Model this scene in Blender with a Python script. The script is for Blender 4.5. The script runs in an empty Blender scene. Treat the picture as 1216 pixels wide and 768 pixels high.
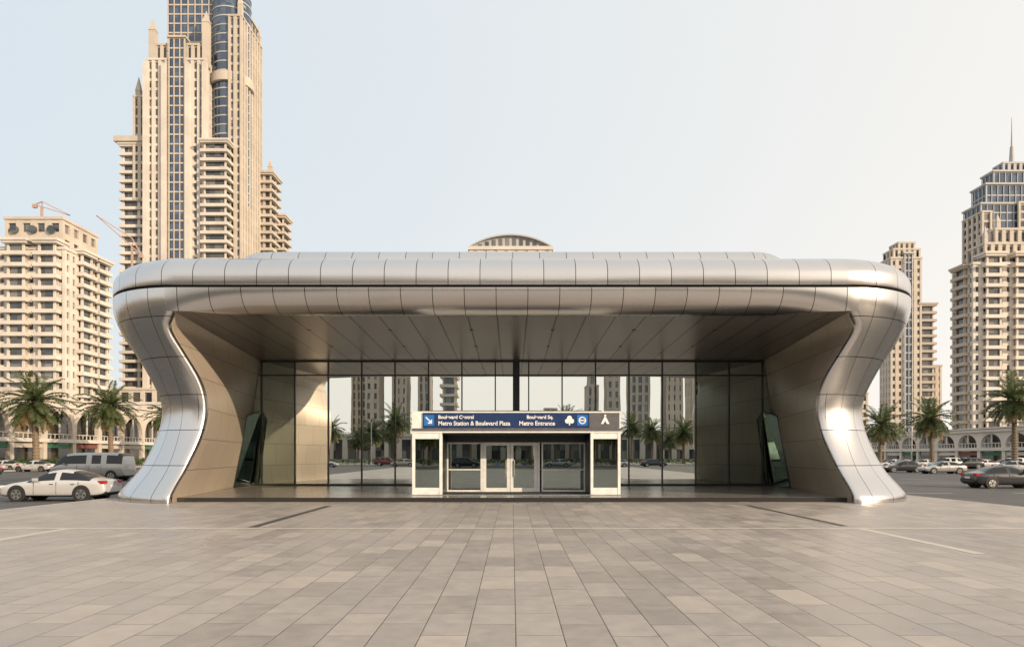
import bpy, math, random
from mathutils import Vector, Matrix
random.seed(7)
sc = bpy.context.scene
COL = sc.collection

# ------------------------------------------------------------------ helpers
class MB:
    def __init__(s):
        s.v=[]; s.f=[]; s.m=[]; s.uv=[]; s.sm=[]
    def face(s, pts, mat=0, uvs=None, smooth=False):
        b=len(s.v); s.v.extend([tuple(p) for p in pts])
        s.f.append(tuple(range(b,b+len(pts)))); s.m.append(mat)
        s.uv.append(uvs if uvs else [(0.5,0.5)]*len(pts)); s.sm.append(smooth)
    def box(s,x0,x1,y0,y1,z0,z1,mat=0):
        if x1<x0:x0,x1=x1,x0
        if y1<y0:y0,y1=y1,y0
        b=len(s.v)
        s.v.extend([(x0,y0,z0),(x1,y0,z0),(x1,y1,z0),(x0,y1,z0),(x0,y0,z1),(x1,y0,z1),(x1,y1,z1),(x0,y1,z1)])
        for f in ((0,3,2,1),(4,5,6,7),(0,1,5,4),(1,2,6,5),(2,3,7,6),(3,0,4,7)):
            s.f.append(tuple(b+i for i in f)); s.m.append(mat); s.uv.append([(0.5,0.5)]*4); s.sm.append(False)
    def grid(s, rows, mat=0, uvrows=None, smooth=True, closed=False, flip=False):
        b=len(s.v); nr=len(rows); nc=len(rows[0])
        for r in rows: s.v.extend([tuple(p) for p in r])
        for i in range(nr-1):
            for j in range(nc if closed else nc-1):
                j2=(j+1)%nc
                q=[b+i*nc+j,b+i*nc+j2,b+(i+1)*nc+j2,b+(i+1)*nc+j]
                u=None
                if uvrows: u=[uvrows[i][j],uvrows[i][j2],uvrows[i+1][j2],uvrows[i+1][j]]
                else: u=[(0.5,0.5)]*4
                if flip: q.reverse(); u=list(reversed(u))
                s.f.append(tuple(q)); s.m.append(mat); s.uv.append(u); s.sm.append(smooth)
    def cyl(s,c,r0,r1,z0,z1,n=16,mat=0,axis='z',cap=True,smooth=True):
        def P(a,r,t):
            ca,sa=math.cos(a)*r,math.sin(a)*r
            if axis=='z': return (c[0]+ca,c[1]+sa,t)
            if axis=='y': return (c[0]+ca,t,c[2]+sa)
            return (t,c[1]+ca,c[2]+sa)
        A=[P(2*math.pi*i/n,r0,z0) for i in range(n)]
        B=[P(2*math.pi*i/n,max(r1,1e-4),z1) for i in range(n)]
        s.grid([A,B],mat,smooth=smooth,closed=True)
        if cap:
            s.face(A[::-1],mat); s.face(B,mat)
    def obj(s,name,mats,parent=None,uv=False,weld=False):
        me=bpy.data.meshes.new(name); me.from_pydata(s.v,[],s.f)
        for m in mats: me.materials.append(m)
        me.polygons.foreach_set('material_index',s.m)
        me.polygons.foreach_set('use_smooth',s.sm)
        if uv:
            l=me.uv_layers.new(name='UVMap'); k=0
            for u in s.uv:
                for t in u:
                    l.data[k].uv=t; k+=1
        me.update()
        o=bpy.data.objects.new(name,me); COL.objects.link(o)
        if parent: o.parent=parent
        return o

def empty(name,loc=(0,0,0)):
    o=bpy.data.objects.new(name,None); o.location=loc; o.empty_display_size=0.5; COL.objects.link(o); return o

class NT:
    def __init__(s,name):
        s.mat=bpy.data.materials.new(name); s.mat.use_nodes=True
        s.n=s.mat.node_tree; s.b=s.n.nodes['Principled BSDF']; s.out=s.n.nodes['Material Output']
    def node(s,t,**k):
        n=s.n.nodes.new(t)
        for a,b in k.items(): setattr(n,a,b)
        return n
    def link(s,a,b): s.n.links.new(a,b)
    def M(s,op,a,b=None,c=None):
        n=s.n.nodes.new('ShaderNodeMath'); n.operation=op
        for i,x in enumerate((a,b,c)):
            if x is None: continue
            if isinstance(x,(int,float)): n.inputs[i].default_value=x
            else: s.link(x,n.inputs[i])
        return n.outputs[0]
    def mix(s,f,a,b,mode='MIX'):
        n=s.n.nodes.new('ShaderNodeMix'); n.data_type='RGBA'; n.blend_type=mode
        for i,x in ((0,f),(6,a),(7,b)):
            if isinstance(x,(int,float)): n.inputs[i].default_value=x
            elif isinstance(x,(tuple,list)): n.inputs[i].default_value=(x[0],x[1],x[2],1)
            else: s.link(x,n.inputs[i])
        return n.outputs[2]
    def noise(s,scale,det=4,vec=None,rough=0.6):
        n=s.node('ShaderNodeTexNoise'); n.inputs['Scale'].default_value=scale; n.inputs['Detail'].default_value=det; n.inputs['Roughness'].default_value=rough
        if vec is not None: s.link(vec,n.inputs['Vector'])
        return n.outputs['Fac']
    def pos(s):
        g=s.node('ShaderNodeNewGeometry'); return g.outputs['Position']
    def setc(s,x):
        if isinstance(x,tuple): s.b.inputs['Base Color'].default_value=(x[0],x[1],x[2],1)
        else: s.link(x,s.b.inputs['Base Color'])
    def rough(s,x):
        if isinstance(x,(int,float)): s.b.inputs['Roughness'].default_value=x
        else: s.link(x,s.b.inputs['Roughness'])
    def metal(s,x): s.b.inputs['Metallic'].default_value=x
    def bump(s,h,st=0.3,d=0.02):
        n=s.node('ShaderNodeBump'); n.inputs['Strength'].default_value=st; n.inputs['Distance'].default_value=d
        s.link(h,n.inputs['Height']); s.link(n.outputs[0],s.b.inputs['Normal'])
    def rng(s,x,a,b,c,d):
        n=s.node('ShaderNodeMapRange'); 
        s.link(x,n.inputs[0])
        for i,v in enumerate((a,b,c,d)): n.inputs[i+1].default_value=v
        return n.outputs[0]

def simple(name,c,r=0.5,m=0.0,var=0.12,scale=3.0,bump=0.0):
    t=NT(name); n=t.noise(scale,5,t.pos())
    t.setc(t.mix(t.rng(n,0.3,0.7,0,1),tuple(x*(1-var) for x in c),tuple(min(1,x*(1+var)) for x in c)))
    t.rough(t.rng(n,0.3,0.7,max(0,r-0.05),min(1,r+0.05))); t.metal(m)
    if bump: t.bump(n,bump,0.02)
    return t.mat

def panel_mat(name,c,pu,pv,rough=0.35,metal=0.9,lw=0.014,var=0.05,stag=0.0,lc=0.12,bump=True):
    t=NT(name); uv=t.node('ShaderNodeUVMap'); sp=t.node('ShaderNodeSeparateXYZ'); t.link(uv.outputs[0],sp.inputs[0])
    v=t.M('DIVIDE',t.M('ADD',sp.outputs[1],0.0037),pv); fv=t.M('FRACT',v); iv=t.M('FLOOR',v)
    u=t.M('DIVIDE',sp.outputs[0],pu)
    if stag: u=t.M('ADD',u,t.M('MULTIPLY',iv,stag))
    fu=t.M('FRACT',u); iu=t.M('FLOOR',u)
    du=t.M('MULTIPLY',t.M('MINIMUM',fu,t.M('SUBTRACT',1.0,fu)),pu)
    dv=t.M('MULTIPLY',t.M('MINIMUM',fv,t.M('SUBTRACT',1.0,fv)),pv)
    d=t.M('MINIMUM',du,dv)
    line=t.M('LESS_THAN',d,lw)
    cb=t.node('ShaderNodeCombineXYZ'); t.link(t.M('ADD',iu,0.5),cb.inputs[0]); t.link(t.M('ADD',iv,0.5),cb.inputs[1]); cb.inputs[2].default_value=0.5
    wn=t.node('ShaderNodeTexWhiteNoise'); t.link(cb.outputs[0],wn.inputs[0])
    nz=t.noise(0.9,3,t.pos(),0.5)
    r=t.M('ADD',t.M('MULTIPLY',wn.outputs[0],0.7),t.M('MULTIPLY',nz,0.3))
    base=t.mix(r,tuple(x*(1-var) for x in c),tuple(min(1,x*(1+var)) for x in c))
    t.setc(t.mix(line,base,tuple(x*lc for x in c)))
    t.rough(t.M('ADD',t.M('MULTIPLY',t.M('ADD',wn.outputs[0],nz),0.05),rough-0.05)); t.metal(metal)
    if bump:
        h=t.M('MINIMUM',d,lw*2.2)
        t.bump(h,0.25,0.4)
    return t.mat

# ------------------------------------------------------------------ materials
M_shell=panel_mat('brushed_aluminium_panels',(0.68,0.665,0.655),1.31,1.55,0.25,1.0,lw=0.015,var=0.05,bump=False)
M_inner=panel_mat('champagne_wall_panels',(0.52,0.44,0.355),2.1,1.35,0.38,0.35,0.012,0.08,0.37,0.25)
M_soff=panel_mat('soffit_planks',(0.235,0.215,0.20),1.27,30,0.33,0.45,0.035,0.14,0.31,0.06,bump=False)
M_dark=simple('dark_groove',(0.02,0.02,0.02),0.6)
M_mull=simple('mullion_dark_metal',(0.035,0.04,0.04),0.35,0.6)
M_white=simple('white_powder_coat',(0.78,0.78,0.76),0.35)
M_steel=simple('stainless_steel',(0.55,0.55,0.54),0.28,0.9)
M_navy=simple('sign_navy',(0.012,0.035,0.12),0.3)
M_blue=simple('sign_blue',(0.02,0.16,0.5),0.3)
M_signgrey=simple('sign_grey',(0.12,0.12,0.13),0.3)
M_txt=simple('sign_white',(0.8,0.8,0.8),0.5)
M_mat=simple('entrance_matting',(0.03,0.03,0.03),0.9)
M_floor=panel_mat('porch_granite',(0.24,0.225,0.21),1.2,1.2,0.22,0.0,0.006,0.1)
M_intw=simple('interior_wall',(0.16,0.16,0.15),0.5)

def glass(name,refl,tint,fac,rough=0.0):
    t=NT(name); n=t.n
    g=t.node('ShaderNodeBsdfGlossy'); g.inputs['Color'].default_value=(*refl,1); g.inputs['Roughness'].default_value=rough
    tr=t.node('ShaderNodeBsdfTransparent'); tr.inputs['Color'].default_value=(*tint,1)
    lw=t.node('ShaderNodeLayerWeight'); lw.inputs[0].default_value=0.25
    f=t.M('MAXIMUM',fac,lw.outputs['Fresnel'])
    mx=t.node('ShaderNodeMixShader'); t.link(f,mx.inputs[0]); t.link(tr.outputs[0],mx.inputs[1]); t.link(g.outputs[0],mx.inputs[2])
    sp=t.node('ShaderNodeSeparateXYZ'); t.link(t.pos(),sp.inputs[0])
    px=t.M('DIVIDE',t.M('ADD',sp.outputs[0],14.85),1.98); fx=t.M('FRACT',px); ix=t.M('FLOOR',px)
    wn=t.node('ShaderNodeTexWhiteNoise',noise_dimensions='1D'); t.link(ix,wn.inputs['W'])
    nz=t.noise(0.5,1,t.pos())
    h=t.M('ADD',t.M('MULTIPLY',nz,0.0035),t.M('MULTIPLY',t.M('MULTIPLY',fx,t.M('SUBTRACT',wn.outputs[0],0.5)),0.006))
    bp=t.node('ShaderNodeBump'); bp.inputs['Strength'].default_value=0.5; bp.inputs['Distance'].default_value=0.6
    t.link(h,bp.inputs['Height']); t.link(bp.outputs[0],g.inputs['Normal'])
    t.link(mx.outputs[0],t.out.inputs[0]); return t.mat
M_glass=glass('solar_glass',(0.86,0.91,0.89),(0.22,0.30,0.28),0.88)
M_edge=glass('dim_reflection_edge_glass',(0.36,0.43,0.40),(0.16,0.2,0.19),0.7)  # darker reflections of outer bays and wing panes put into the glass colour
M_door=glass('door_glass',(0.48,0.54,0.52),(0.40,0.47,0.45),0.55)

def paving():
    t=NT('plaza_paving'); sp=t.node('ShaderNodeSeparateXYZ'); t.link(t.pos(),sp.inputs[0])
    W,L=0.53,1.06
    u=t.M('DIVIDE',t.M('ADD',sp.outputs[0],100.13),W); iu=t.M('FLOOR',u); fu=t.M('FRACT',u)
    wr=t.node('ShaderNodeTexWhiteNoise',noise_dimensions='1D'); t.link(iu,wr.inputs['W'])
    off=t.M('ADD',t.M('MULTIPLY',t.M('MODULO',iu,2.0),0.5),t.M('MULTIPLY',wr.outputs[0],0.06))
    v=t.M('ADD',t.M('DIVIDE',t.M('ADD',sp.outputs[1],100.0),L),off); iv=t.M('FLOOR',v); fv=t.M('FRACT',v)
    du=t.M('MULTIPLY',t.M('MINIMUM',fu,t.M('SUBTRACT',1.0,fu)),W)
    dv=t.M('MULTIPLY',t.M('MINIMUM',fv,t.M('SUBTRACT',1.0,fv)),L)
    d=t.M('MINIMUM',du,dv)
    jw=t.noise(9,2,t.pos())
    line=t.M('LESS_THAN',d,t.M('ADD',t.M('MULTIPLY',jw,0.005),0.003))
    cb=t.node('ShaderNodeCombineXYZ'); t.link(t.M('ADD',iu,0.5),cb.inputs[0]); t.link(t.M('ADD',iv,0.5),cb.inputs[1])
    wn=t.node('ShaderNodeTexWhiteNoise'); t.link(cb.outputs[0],wn.inputs[0])
    cr=t.node('ShaderNodeValToRGB'); t.link(wn.outputs[0],cr.inputs[0]); e=cr.color_ramp
    e.elements[0].position=0; e.elements[0].color=(0.345,0.315,0.293,1)
    e.elements[1].position=1; e.elements[1].color=(0.445,0.395,0.35,1)
    for p,c in ((0.3,(0.362,0.332,0.309,1)),(0.6,(0.38,0.348,0.322,1)),(0.88,(0.40,0.363,0.330,1))):
        x=e.elements.new(p); x.color=c
    fine=t.noise(160,3,t.pos(),0.8); mid=t.noise(3.5,5,t.pos(),0.65); big=t.noise(0.22,4,t.pos())
    c=t.mix(1.0,cr.outputs[0],t.mix(fine,(0.66,0.66,0.66),(1.34,1.34,1.34)),'MULTIPLY')
    c=t.mix(1.0,c,t.mix(t.rng(mid,0.3,0.7,0,1),(0.90,0.90,0.90),(1.08,1.07,1.05)),'MULTIPLY')
    c=t.mix(1.0,c,t.mix(t.rng(big,0.35,0.65,0,1),(0.92,0.92,0.93),(1.08,1.07,1.05)),'MULTIPLY')
    vo=t.node('ShaderNodeTexVoronoi'); vo.inputs['Scale'].default_value=1.1; t.link(t.pos(),vo.inputs['Vector'])
    c=t.mix(t.M('MULTIPLY',t.M('LESS_THAN',vo.outputs['Distance'],0.022),0.35),c,(0.14,0.12,0.11))
    c=t.mix(line,c,(0.115,0.10,0.088))
    t.setc(c)
    t.rough(t.M('ADD',t.M('MULTIPLY',wn.outputs[0],0.18),t.rng(mid,0.3,0.7,0.26,0.40)))
    h=t.M('ADD',t.M('MINIMUM',d,0.012),t.M('MULTIPLY',fine,0.0012))
    h=t.M('ADD',h,t.M('MULTIPLY',wn.outputs[0],0.002))
    t.bump(h,0.5,1.0)
    return t.mat
M_pave=paving()
def asphalt():
    t=NT('asphalt'); p=t.pos(); f=t.noise(70,3,p,0.8); b=t.noise(0.3,5,p)
    c=t.mix(f,(0.05,0.05,0.05),(0.11,0.106,0.102)); c=t.mix(1.0,c,t.mix(t.rng(b,0.3,0.7,0,1),(0.8,0.8,0.8),(1.25,1.22,1.2)),'MULTIPLY')
    t.setc(c); t.rough(0.7); t.bump(f,0.3,0.01); return t.mat
M_asph=asphalt()
M_ground=simple('urban_ground',(0.26,0.22,0.18),0.9,0,0.2,0.05)
M_side=simple('sidewalk_concrete',(0.33,0.295,0.255),0.8,0,0.12,0.8)
M_kerb=simple('kerb_stone',(0.42,0.40,0.37),0.8,0,0.15,4)
M_line=simple('road_paint',(0.72,0.72,0.70),0.7,0,0.12,9)
M_band=simple('light_stone_band',(0.55,0.50,0.44),0.5,0,0.1,6)
M_drain=simple('drain_grate',(0.07,0.065,0.06),0.6,0,0.3,30)

M_cream=simple('cream_facade',(0.51,0.455,0.39),0.8,0,0.12,0.15)  # tower facade colours lightened and desaturated in place of distance haze
M_cream2=simple('pale_facade',(0.60,0.555,0.50),0.8,0,0.12,0.15)
M_tan=simple('tan_facade',(0.42,0.365,0.31),0.8,0,0.10,0.15)
M_grey=simple('grey_facade',(0.42,0.42,0.42),0.7,0,0.10,0.15)
def towglass(name,a,b,cell=(2.0,2.0,3.6),rough=0.12):
    t=NT(name); mp=t.node('ShaderNodeVectorMath',operation='DIVIDE'); t.link(t.pos(),mp.inputs[0]); mp.inputs[1].default_value=cell
    ad=t.node('ShaderNodeVectorMath',operation='ADD'); t.link(mp.outputs[0],ad.inputs[0]); ad.inputs[1].default_value=(.137,.263,.071)
    fl=t.node('ShaderNodeVectorMath',operation='FLOOR'); t.link(ad.outputs[0],fl.inputs[0])
    wn=t.node('ShaderNodeTexWhiteNoise'); t.link(fl.outputs[0],wn.inputs[0])
    pw=t.M('POWER',wn.outputs[0],2.5)
    t.setc(t.mix(pw,a,b)); t.rough(rough); t.b.inputs['Specular IOR Level'].default_value=0.8; t.b.inputs['IOR'].default_value=1.6
    return t.mat
M_tg=towglass('tower_window_glass',(0.02,0.026,0.035),(0.22,0.21,0.19))
M_tb=towglass('tower_blue_glass',(0.025,0.05,0.10),(0.08,0.12,0.18),rough=0.08)
TM=[M_cream,M_tg,M_cream2,M_tb,M_tan,M_grey]
def leafmat(name,a,b):
    t=NT(name); n=t.noise(1.4,3,t.pos())
    t.setc(t.mix(t.rng(n,0.35,0.65,0,1),a,b)); t.rough(0.55)
    tr=t.node('ShaderNodeBsdfTranslucent'); tr.inputs[0].default_value=(b[0]*1.3,b[1]*1.4,b[2],1)
    mx=t.node('ShaderNodeMixShader'); mx.inputs[0].default_value=0.25
    t.link(t.b.outputs[0],mx.inputs[1]); t.link(tr.outputs[0],mx.inputs[2]); t.link(mx.outputs[0],t.out.inputs[0]); return t.mat
M_palm=leafmat('palm_frond',(0.04,0.065,0.022),(0.11,0.13,0.05))
M_dry=leafmat('dry_frond',(0.16,0.11,0.05),(0.25,0.18,0.09))
M_hedge=leafmat('hedge_leaf',(0.025,0.055,0.015),(0.07,0.12,0.03))
M_trunk=simple('palm_trunk',(0.20,0.15,0.105),0.9,0,0.35,7,0.8)

# ------------------------------------------------------------------ station shell
W,YF,CX,CY,R0,YB=18.3,28.0,13.8,32.5,4.5,44.0
def lerpt(tab,z):
    n=len(tab)
    if z<=tab[0][0]: return tab[0][1]
    if z>=tab[-1][0]: return tab[-1][1]
    for i in range(n-1):
        if tab[i][0]<=z<=tab[i+1][0]:
            x0,y0=tab[i]; x1,y1=tab[i+1]
            m0=(y1-tab[i-1][1])/(x1-tab[i-1][0]) if i>0 else 0
            m1=(tab[i+2][1]-y0)/(tab[i+2][0]-x0) if i<n-2 else 0
            h=x1-x0; t=(z-x0)/h
            return (2*t**3-3*t*t+1)*y0+(t**3-2*t*t+t)*h*m0+(-2*t**3+3*t*t)*y1+(t**3-t*t)*h*m1
INS=[(0,.18),(.25,.2),(.6,.45),(1.4,1.08),(2.8,1.72),(3.9,1.95),(4.7,1.82),(6.0,1.2),(7.4,.36),(8.2,.05),(8.87,0)]
XI=[(0,14.15),(.6,14.1),(1.65,13.85),(2.9,13.52),(4.1,13.40),(5.2,13.52),(6.4,14.0),(7.2,14.3),(7.6,14.25),(7.94,13.95)]
def inset(z): return lerpt(INS,z)
def xi(z): return lerpt(XI,z)
ZS=7.94
def pathpt(s,d):
    if s<=CX: return (s,YF+d)
    th=(s-CX)/R0
    if th<=math.pi/2:
        r=R0-d
        return (CX+r*math.sin(th),CY-r*math.cos(th))
    return (W-d,CY+(s-CX-R0*math.pi/2))
SB=CX+R0*math.pi/2+(YB-CY)
def s_of_x(x,d):
    if x<=CX: return x
    return CX+R0*math.asin(min(1,(x-CX)/(R0-d)))
station=empty('metro_station_entrance')
mb=MB(); mi=MB()
RF=0.32
for sg in (1,-1):
    zs=[0,.12,.25,.35]+[.5+.25*i for i in range(33)]+[8.65,8.87]
    rows=[];uvr=[];frows=[];fuv=[];wrows=[];wuv=[]
    for z in zs:
        d=inset(z); xe=xi(z); se=s_of_x(xe+RF,d)
        N=46; row=[];ur=[]
        for j in range(N+1):
            t=j/N
            if j<=10: s=SB+(CX+R0*math.pi/2-SB)*j/10
            else:
                a=CX+R0*math.pi/2; s=a+(se-a)*(j-10)/(N-10)
            x,y=pathpt(s,d); row.append((sg*x,y,z)); ur.append((s+0.655,z))
        rows.append(row); uvr.append(ur)
        P0=Vector(pathpt(se,d)); ye=pathpt(s_of_x(xe,d),d)[1]; E=Vector((xe,ye))
        xb=16.1-1.2*z/7.9; B=Vector((xb,40.6))
        w=(B-E).normalized(); P2=E+w*RF
        fr=[];fu=[]
        for k in range(8):
            t=k/7; p=P0*(1-t)**2+E*2*t*(1-t)+P2*t*t
            fr.append((sg*p.x,p.y,z)); fu.append((0.5*1.31,z))
        frows.append(fr); fuv.append(fu)
        wr=[];wu=[]
        for k in range(9):
            p=P2.lerp(B,k/8)
            wr.append((sg*p.x,p.y,z)); wu.append(((p-P2).length,z))
        wrows.append(wr); wuv.append(wu)
    mb.grid(rows,0,uvr,flip=(sg>0)); mb.grid(frows,0,fuv,flip=(sg>0)); mi.grid(wrows,0,wuv,flip=(sg>0))
def sm(t): t=max(0,min(1,t)); return t*t*(3-2*t)
XE=xi(ZS)+RF
rows=[];uvr=[]; edge=[]
NA=14
xs=[-XE+2*XE*i/120 for i in range(121)]
for k in range(NA+1):
    a=math.pi/2*k/NA; z=8.87-(8.87-ZS)*math.sin(a); dr=1.25*(1-math.cos(a)); dl=inset(z)
    row=[];ur=[]
    for x in xs:
        w=sm((abs(x)-10.5)/(XE-10.5)); d=dr*(1-w)+dl*w
        px,py=pathpt(s_of_x(abs(x),d) if abs(x)>CX else abs(x),d)
        row.append((math.copysign(px,x),py,z)); ur.append((x+0.655+13.1,0.5))
    rows.append(row);uvr.append(ur)
mb.grid(rows,0,uvr)
edge=rows[-1]
def ring(Wx,yf,yb,r,d,n=14,seg=1.0):
    out=[]
    cs=[(Wx-r,yf+r,-90),(Wx-r,yb-r,0),(-(Wx-r),yb-r,90),(-(Wx-r),yf+r,180)]
    for cx,cy,a0 in cs:
        for i in range(n+1):
            a=math.radians(a0+90*i/n); out.append((cx+(r-d)*math.cos(a),cy+(r-d)*math.sin(a)))
    return out
def ring_uv(pts):
    u=[]; s=pts[0][0]
    for i,p in enumerate(pts):
        if i: s+=math.dist(pts[i-1],p)
        u.append(s)
    return u
def sweep(m,Wx,yf,yb,r,prof,mat=0):
    base=ring(Wx,yf,yb,r,0); u=ring_uv(base); tot=u[-1]+math.dist(base[-1],base[0])
    rows=[];uv=[]
    for d,z in prof:
        p=ring(Wx,yf,yb,r,d); p.append(p[0])
        rows.append([(x,y,z) for x,y in p]); uv.append([(t+0.655,0.5) for t in u]+[(tot+0.655,0.5)])
    m.grid(rows,mat,uv)
    m.face(rows[-1][:-1],mat,[(0.6,0.5)]*(len(rows[-1])-1))
prof=[(0.10,8.97),(0.02,8.98),(0.0,9.02),(0.01,9.35)]+[(1.6*(1-math.cos(a)),9.40+1.0*math.sin(a)) for a in [math.pi/2*i/14 for i in range(1,15)]]
sweep(mb,W,YF,48,R0,prof,0)
m2=MB()
sweep(m2,14.1,33.2,46.5,2.2,[(0,10.3),(0,11.2)]+[(0.9*(1-math.cos(a)),11.2+0.9*math.sin(a)) for a in [math.pi/2*i/8 for i in range(1,9)]],0)
m2.obj('upper_roof_tier',[M_shell],station,uv=True)
mb.obj('curved_metal_shell',[M_shell],station,uv=True)
mi.obj('inner_side_walls',[M_inner],station,uv=True)
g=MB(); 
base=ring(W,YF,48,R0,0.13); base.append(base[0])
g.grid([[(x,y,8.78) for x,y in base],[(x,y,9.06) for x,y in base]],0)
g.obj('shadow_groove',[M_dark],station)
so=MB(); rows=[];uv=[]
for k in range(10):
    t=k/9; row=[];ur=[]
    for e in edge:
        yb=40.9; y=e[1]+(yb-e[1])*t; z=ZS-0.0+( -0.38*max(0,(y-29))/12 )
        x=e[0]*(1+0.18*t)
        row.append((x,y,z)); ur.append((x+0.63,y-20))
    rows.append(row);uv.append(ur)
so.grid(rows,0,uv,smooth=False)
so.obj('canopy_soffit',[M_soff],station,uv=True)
dl=MB()
for x in (-9.5,-5.7,-1.9,1.9,5.7,9.5):
    for y in (32,36):
        z=ZS-0.38*(y-29)/12
        dl.cyl((x,y,0),0.09,0.09,z-0.02,z-0.004,12,0)
dl.obj('soffit_downlights',[M_mull],station)
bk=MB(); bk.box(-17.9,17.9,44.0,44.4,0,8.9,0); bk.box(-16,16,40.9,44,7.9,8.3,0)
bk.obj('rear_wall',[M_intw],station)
pd=MB()
pd.box(-14.75,14.75,29.1,31.0,0.0,0.18,0); pd.box(-16.4,16.4,31.0,44,0.0,0.179,0)
po=pd.obj('podium',[M_floor],station)
pf=MB(); pf.face([(-14.7,29.12,0.184),(14.7,29.12,0.184),(15.9,44,0.184),(-15.9,44,0.184)],0,[(-14.7,0),(14.7,0),(16.4,15),(-16.4,15)]); pf.obj('podium_paving',[M_floor],station,uv=True)
YG=40.5; gw=MB(); fm=MB()
NP=15; XT=14.85
ZT=7.58
def xw(z): return 16.05-1.2*z/7.9
pw=2*XT/NP
bl,br=-XT+pw,XT-2*pw
gw.face([(bl,YG,0.18),(br,YG,0.18),(br,YG,ZT+.1),(bl,YG,ZT+.1)],0)
gw.face([(-xw(0.18),YG,0.18),(bl,YG,0.18),(bl,YG,ZT+.1),(-xw(ZT),YG,ZT+.1)],1)
gw.face([(br,YG,0.18),(xw(0.18),YG,0.18),(xw(ZT),YG,ZT+.1),(br,YG,ZT+.1)],1)
gw.obj('glass_wall',[M_glass,M_edge],station)
for i in range(NP+1):
    x=-XT+i*pw; w=0.035 
    fm.box(x-w,x+w,YG-0.10,YG+0.08,0.18,ZT+.05)
fm.box(0.05,0.45,YG-0.2,YG+0.1,0.18,ZT+.05)
fm.box(-xw(6.9),xw(6.9),YG-0.075,YG+0.07,6.68,6.76)
fm.box(-xw(.2),xw(.2),YG-0.08,YG+0.07,0.18,0.30)
fm.box(-4.9,5.3,YG-0.078,YG+0.07,4.55,4.63)
fm.box(-xw(7.5),xw(7.5),YG-0.12,YG+0.07,ZT-.1,ZT+.06)
fm.obj('curtain_wall_mullions',[M_mull],station)
wg=MB(); wf=MB()
for sg in (1,-1):
    pts=[(sg*15.72,38.6,0.2),(sg*15.25,YG-.14,0.2),(sg*14.85,YG-.14,4.6),(sg*15.12,38.9,4.2)]
    wg.face(pts,0)
    for p,q in ((0,3),(3,2)):
        P=Vector(pts[p]);Q=Vector(pts[q])
        n=Vector((0,0,1)) if p==3 else Vector((1,0,0)); o=n*0.025; y=Vector((0,0.025,0))
        A=[P-o-y,P+o-y,P+o+y,P-o+y]; Bq=[Q-o-y,Q+o-y,Q+o+y,Q-o+y]
        wf.grid([A,Bq],0,closed=True,smooth=False)
wg.obj('side_wing_glass',[M_edge],station); wf.obj('side_wing_frames',[M_mull],station)
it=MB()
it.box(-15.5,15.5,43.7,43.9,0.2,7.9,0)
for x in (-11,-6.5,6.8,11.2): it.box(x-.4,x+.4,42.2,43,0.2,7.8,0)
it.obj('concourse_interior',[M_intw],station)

# ------------------------------------------------------------------ portal
PX=0.2
portal=empty('entrance_portal'); portal.parent=station
p=MB(); Y0=31.3; z0=0.19
xl,xr=PX-4.78,PX+4.78
p.box(xl,xr,Y0,Y0+0.35,3.02,4.0,0)
p.box(xl+.05,xr-.05,Y0+.35,YG-0.2,3.55,3.9,0)
for x in (xl,xl+1.25,xr-1.37,xr-.12):
    p.box(x,x+0.12,Y0+.02,Y0+.3,z0,3.02,0)
for a,b in ((xl+.12,xl+1.25),(xr-1.25,xr-.12)):
    p.box(a,b,Y0+.04,Y0+.28,z0,0.5,0); p.box(a,b,Y0+.04,Y0+.28,2.74,3.02,0)
p.obj('portal_frame',[M_white],portal)
p=MB()
for a,b in ((xl+.12,xl+1.25),(xr-1.25,xr-.12)):
    p.box(a,b,Y0+.14,Y0+.16,0.5,2.74,0)
for sg,x in ((-1,xl+.06),(1,xr-.06)):
    p.box(x-.01,x+.01,Y0+.32,YG-.2,0.3,3.5,0)
p.obj('portal_side_glazing',[M_door],portal)
p=MB()
for x in (xl+.06,xr-.06):
    for y in (Y0+.45,Y0+3,Y0+6): p.box(x-.04,x+.04,y,y+.08,z0,3.55,0)
p.box(xl+1.37,xr-1.37,Y0+.36,Y0+3.3,2.95,3.03,0)
p.box(xl+1.28,xl+1.36,Y0+.32,Y0+3.4,z0,2.95,0); p.box(xr-1.36,xr-1.28,Y0+.32,Y0+3.4,z0,2.95,0)
p.obj('portal_lining',[M_mull],portal)
p=MB()
p.box(xl+.5,xr-1.45,Y0-.06,Y0-.003,3.24,3.93,0)
p.box(xr-1.44,xr-.06,Y0-.05,Y0-.003,3.24,3.93,2)
p.box(xl+.55,xl+1.02,Y0-.075,Y0-.062,3.34,3.83,1)
p.box(xr-2.0,xr-1.52,Y0-.075,Y0-.062,3.34,3.83,1)
p.box(xl,xr,Y0-.03,Y0-.002,3.10,3.22,2)
sign=p.obj('station_sign_board',[M_navy,M_blue,M_signgrey],portal)
def text(body,x,z,size,maxw,par=portal,y=Y0-.078,ext=0.004,align='LEFT',bold=0.006):
    cu=bpy.data.curves.new('sign_text','FONT'); cu.body=body; cu.size=size; cu.extrude=ext; cu.align_x=align; cu.offset=bold
    o=bpy.data.objects.new('sign_text_tmp',cu); COL.objects.link(o)
    dg=bpy.context.evaluated_depsgraph_get(); me=bpy.data.meshes.new_from_object(o.evaluated_get(dg)); bpy.data.objects.remove(o)
    n=bpy.data.objects.new('sign_lettering',me); COL.objects.link(n); me.materials.clear(); me.materials.append(M_txt)
    wd=max(v.co.x for v in me.vertices); s_=min(1,maxw/wd)
    n.location=(x,y,z); n.rotation_euler=(math.pi/2,0,0); n.scale=(s_,1,1); n.parent=par; return n
text('Boulevard Central',xl+1.2,3.66,0.22,2.2); text('Metro Station & Boulevard Plaza',xl+1.2,3.36,0.27,3.3)
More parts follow.
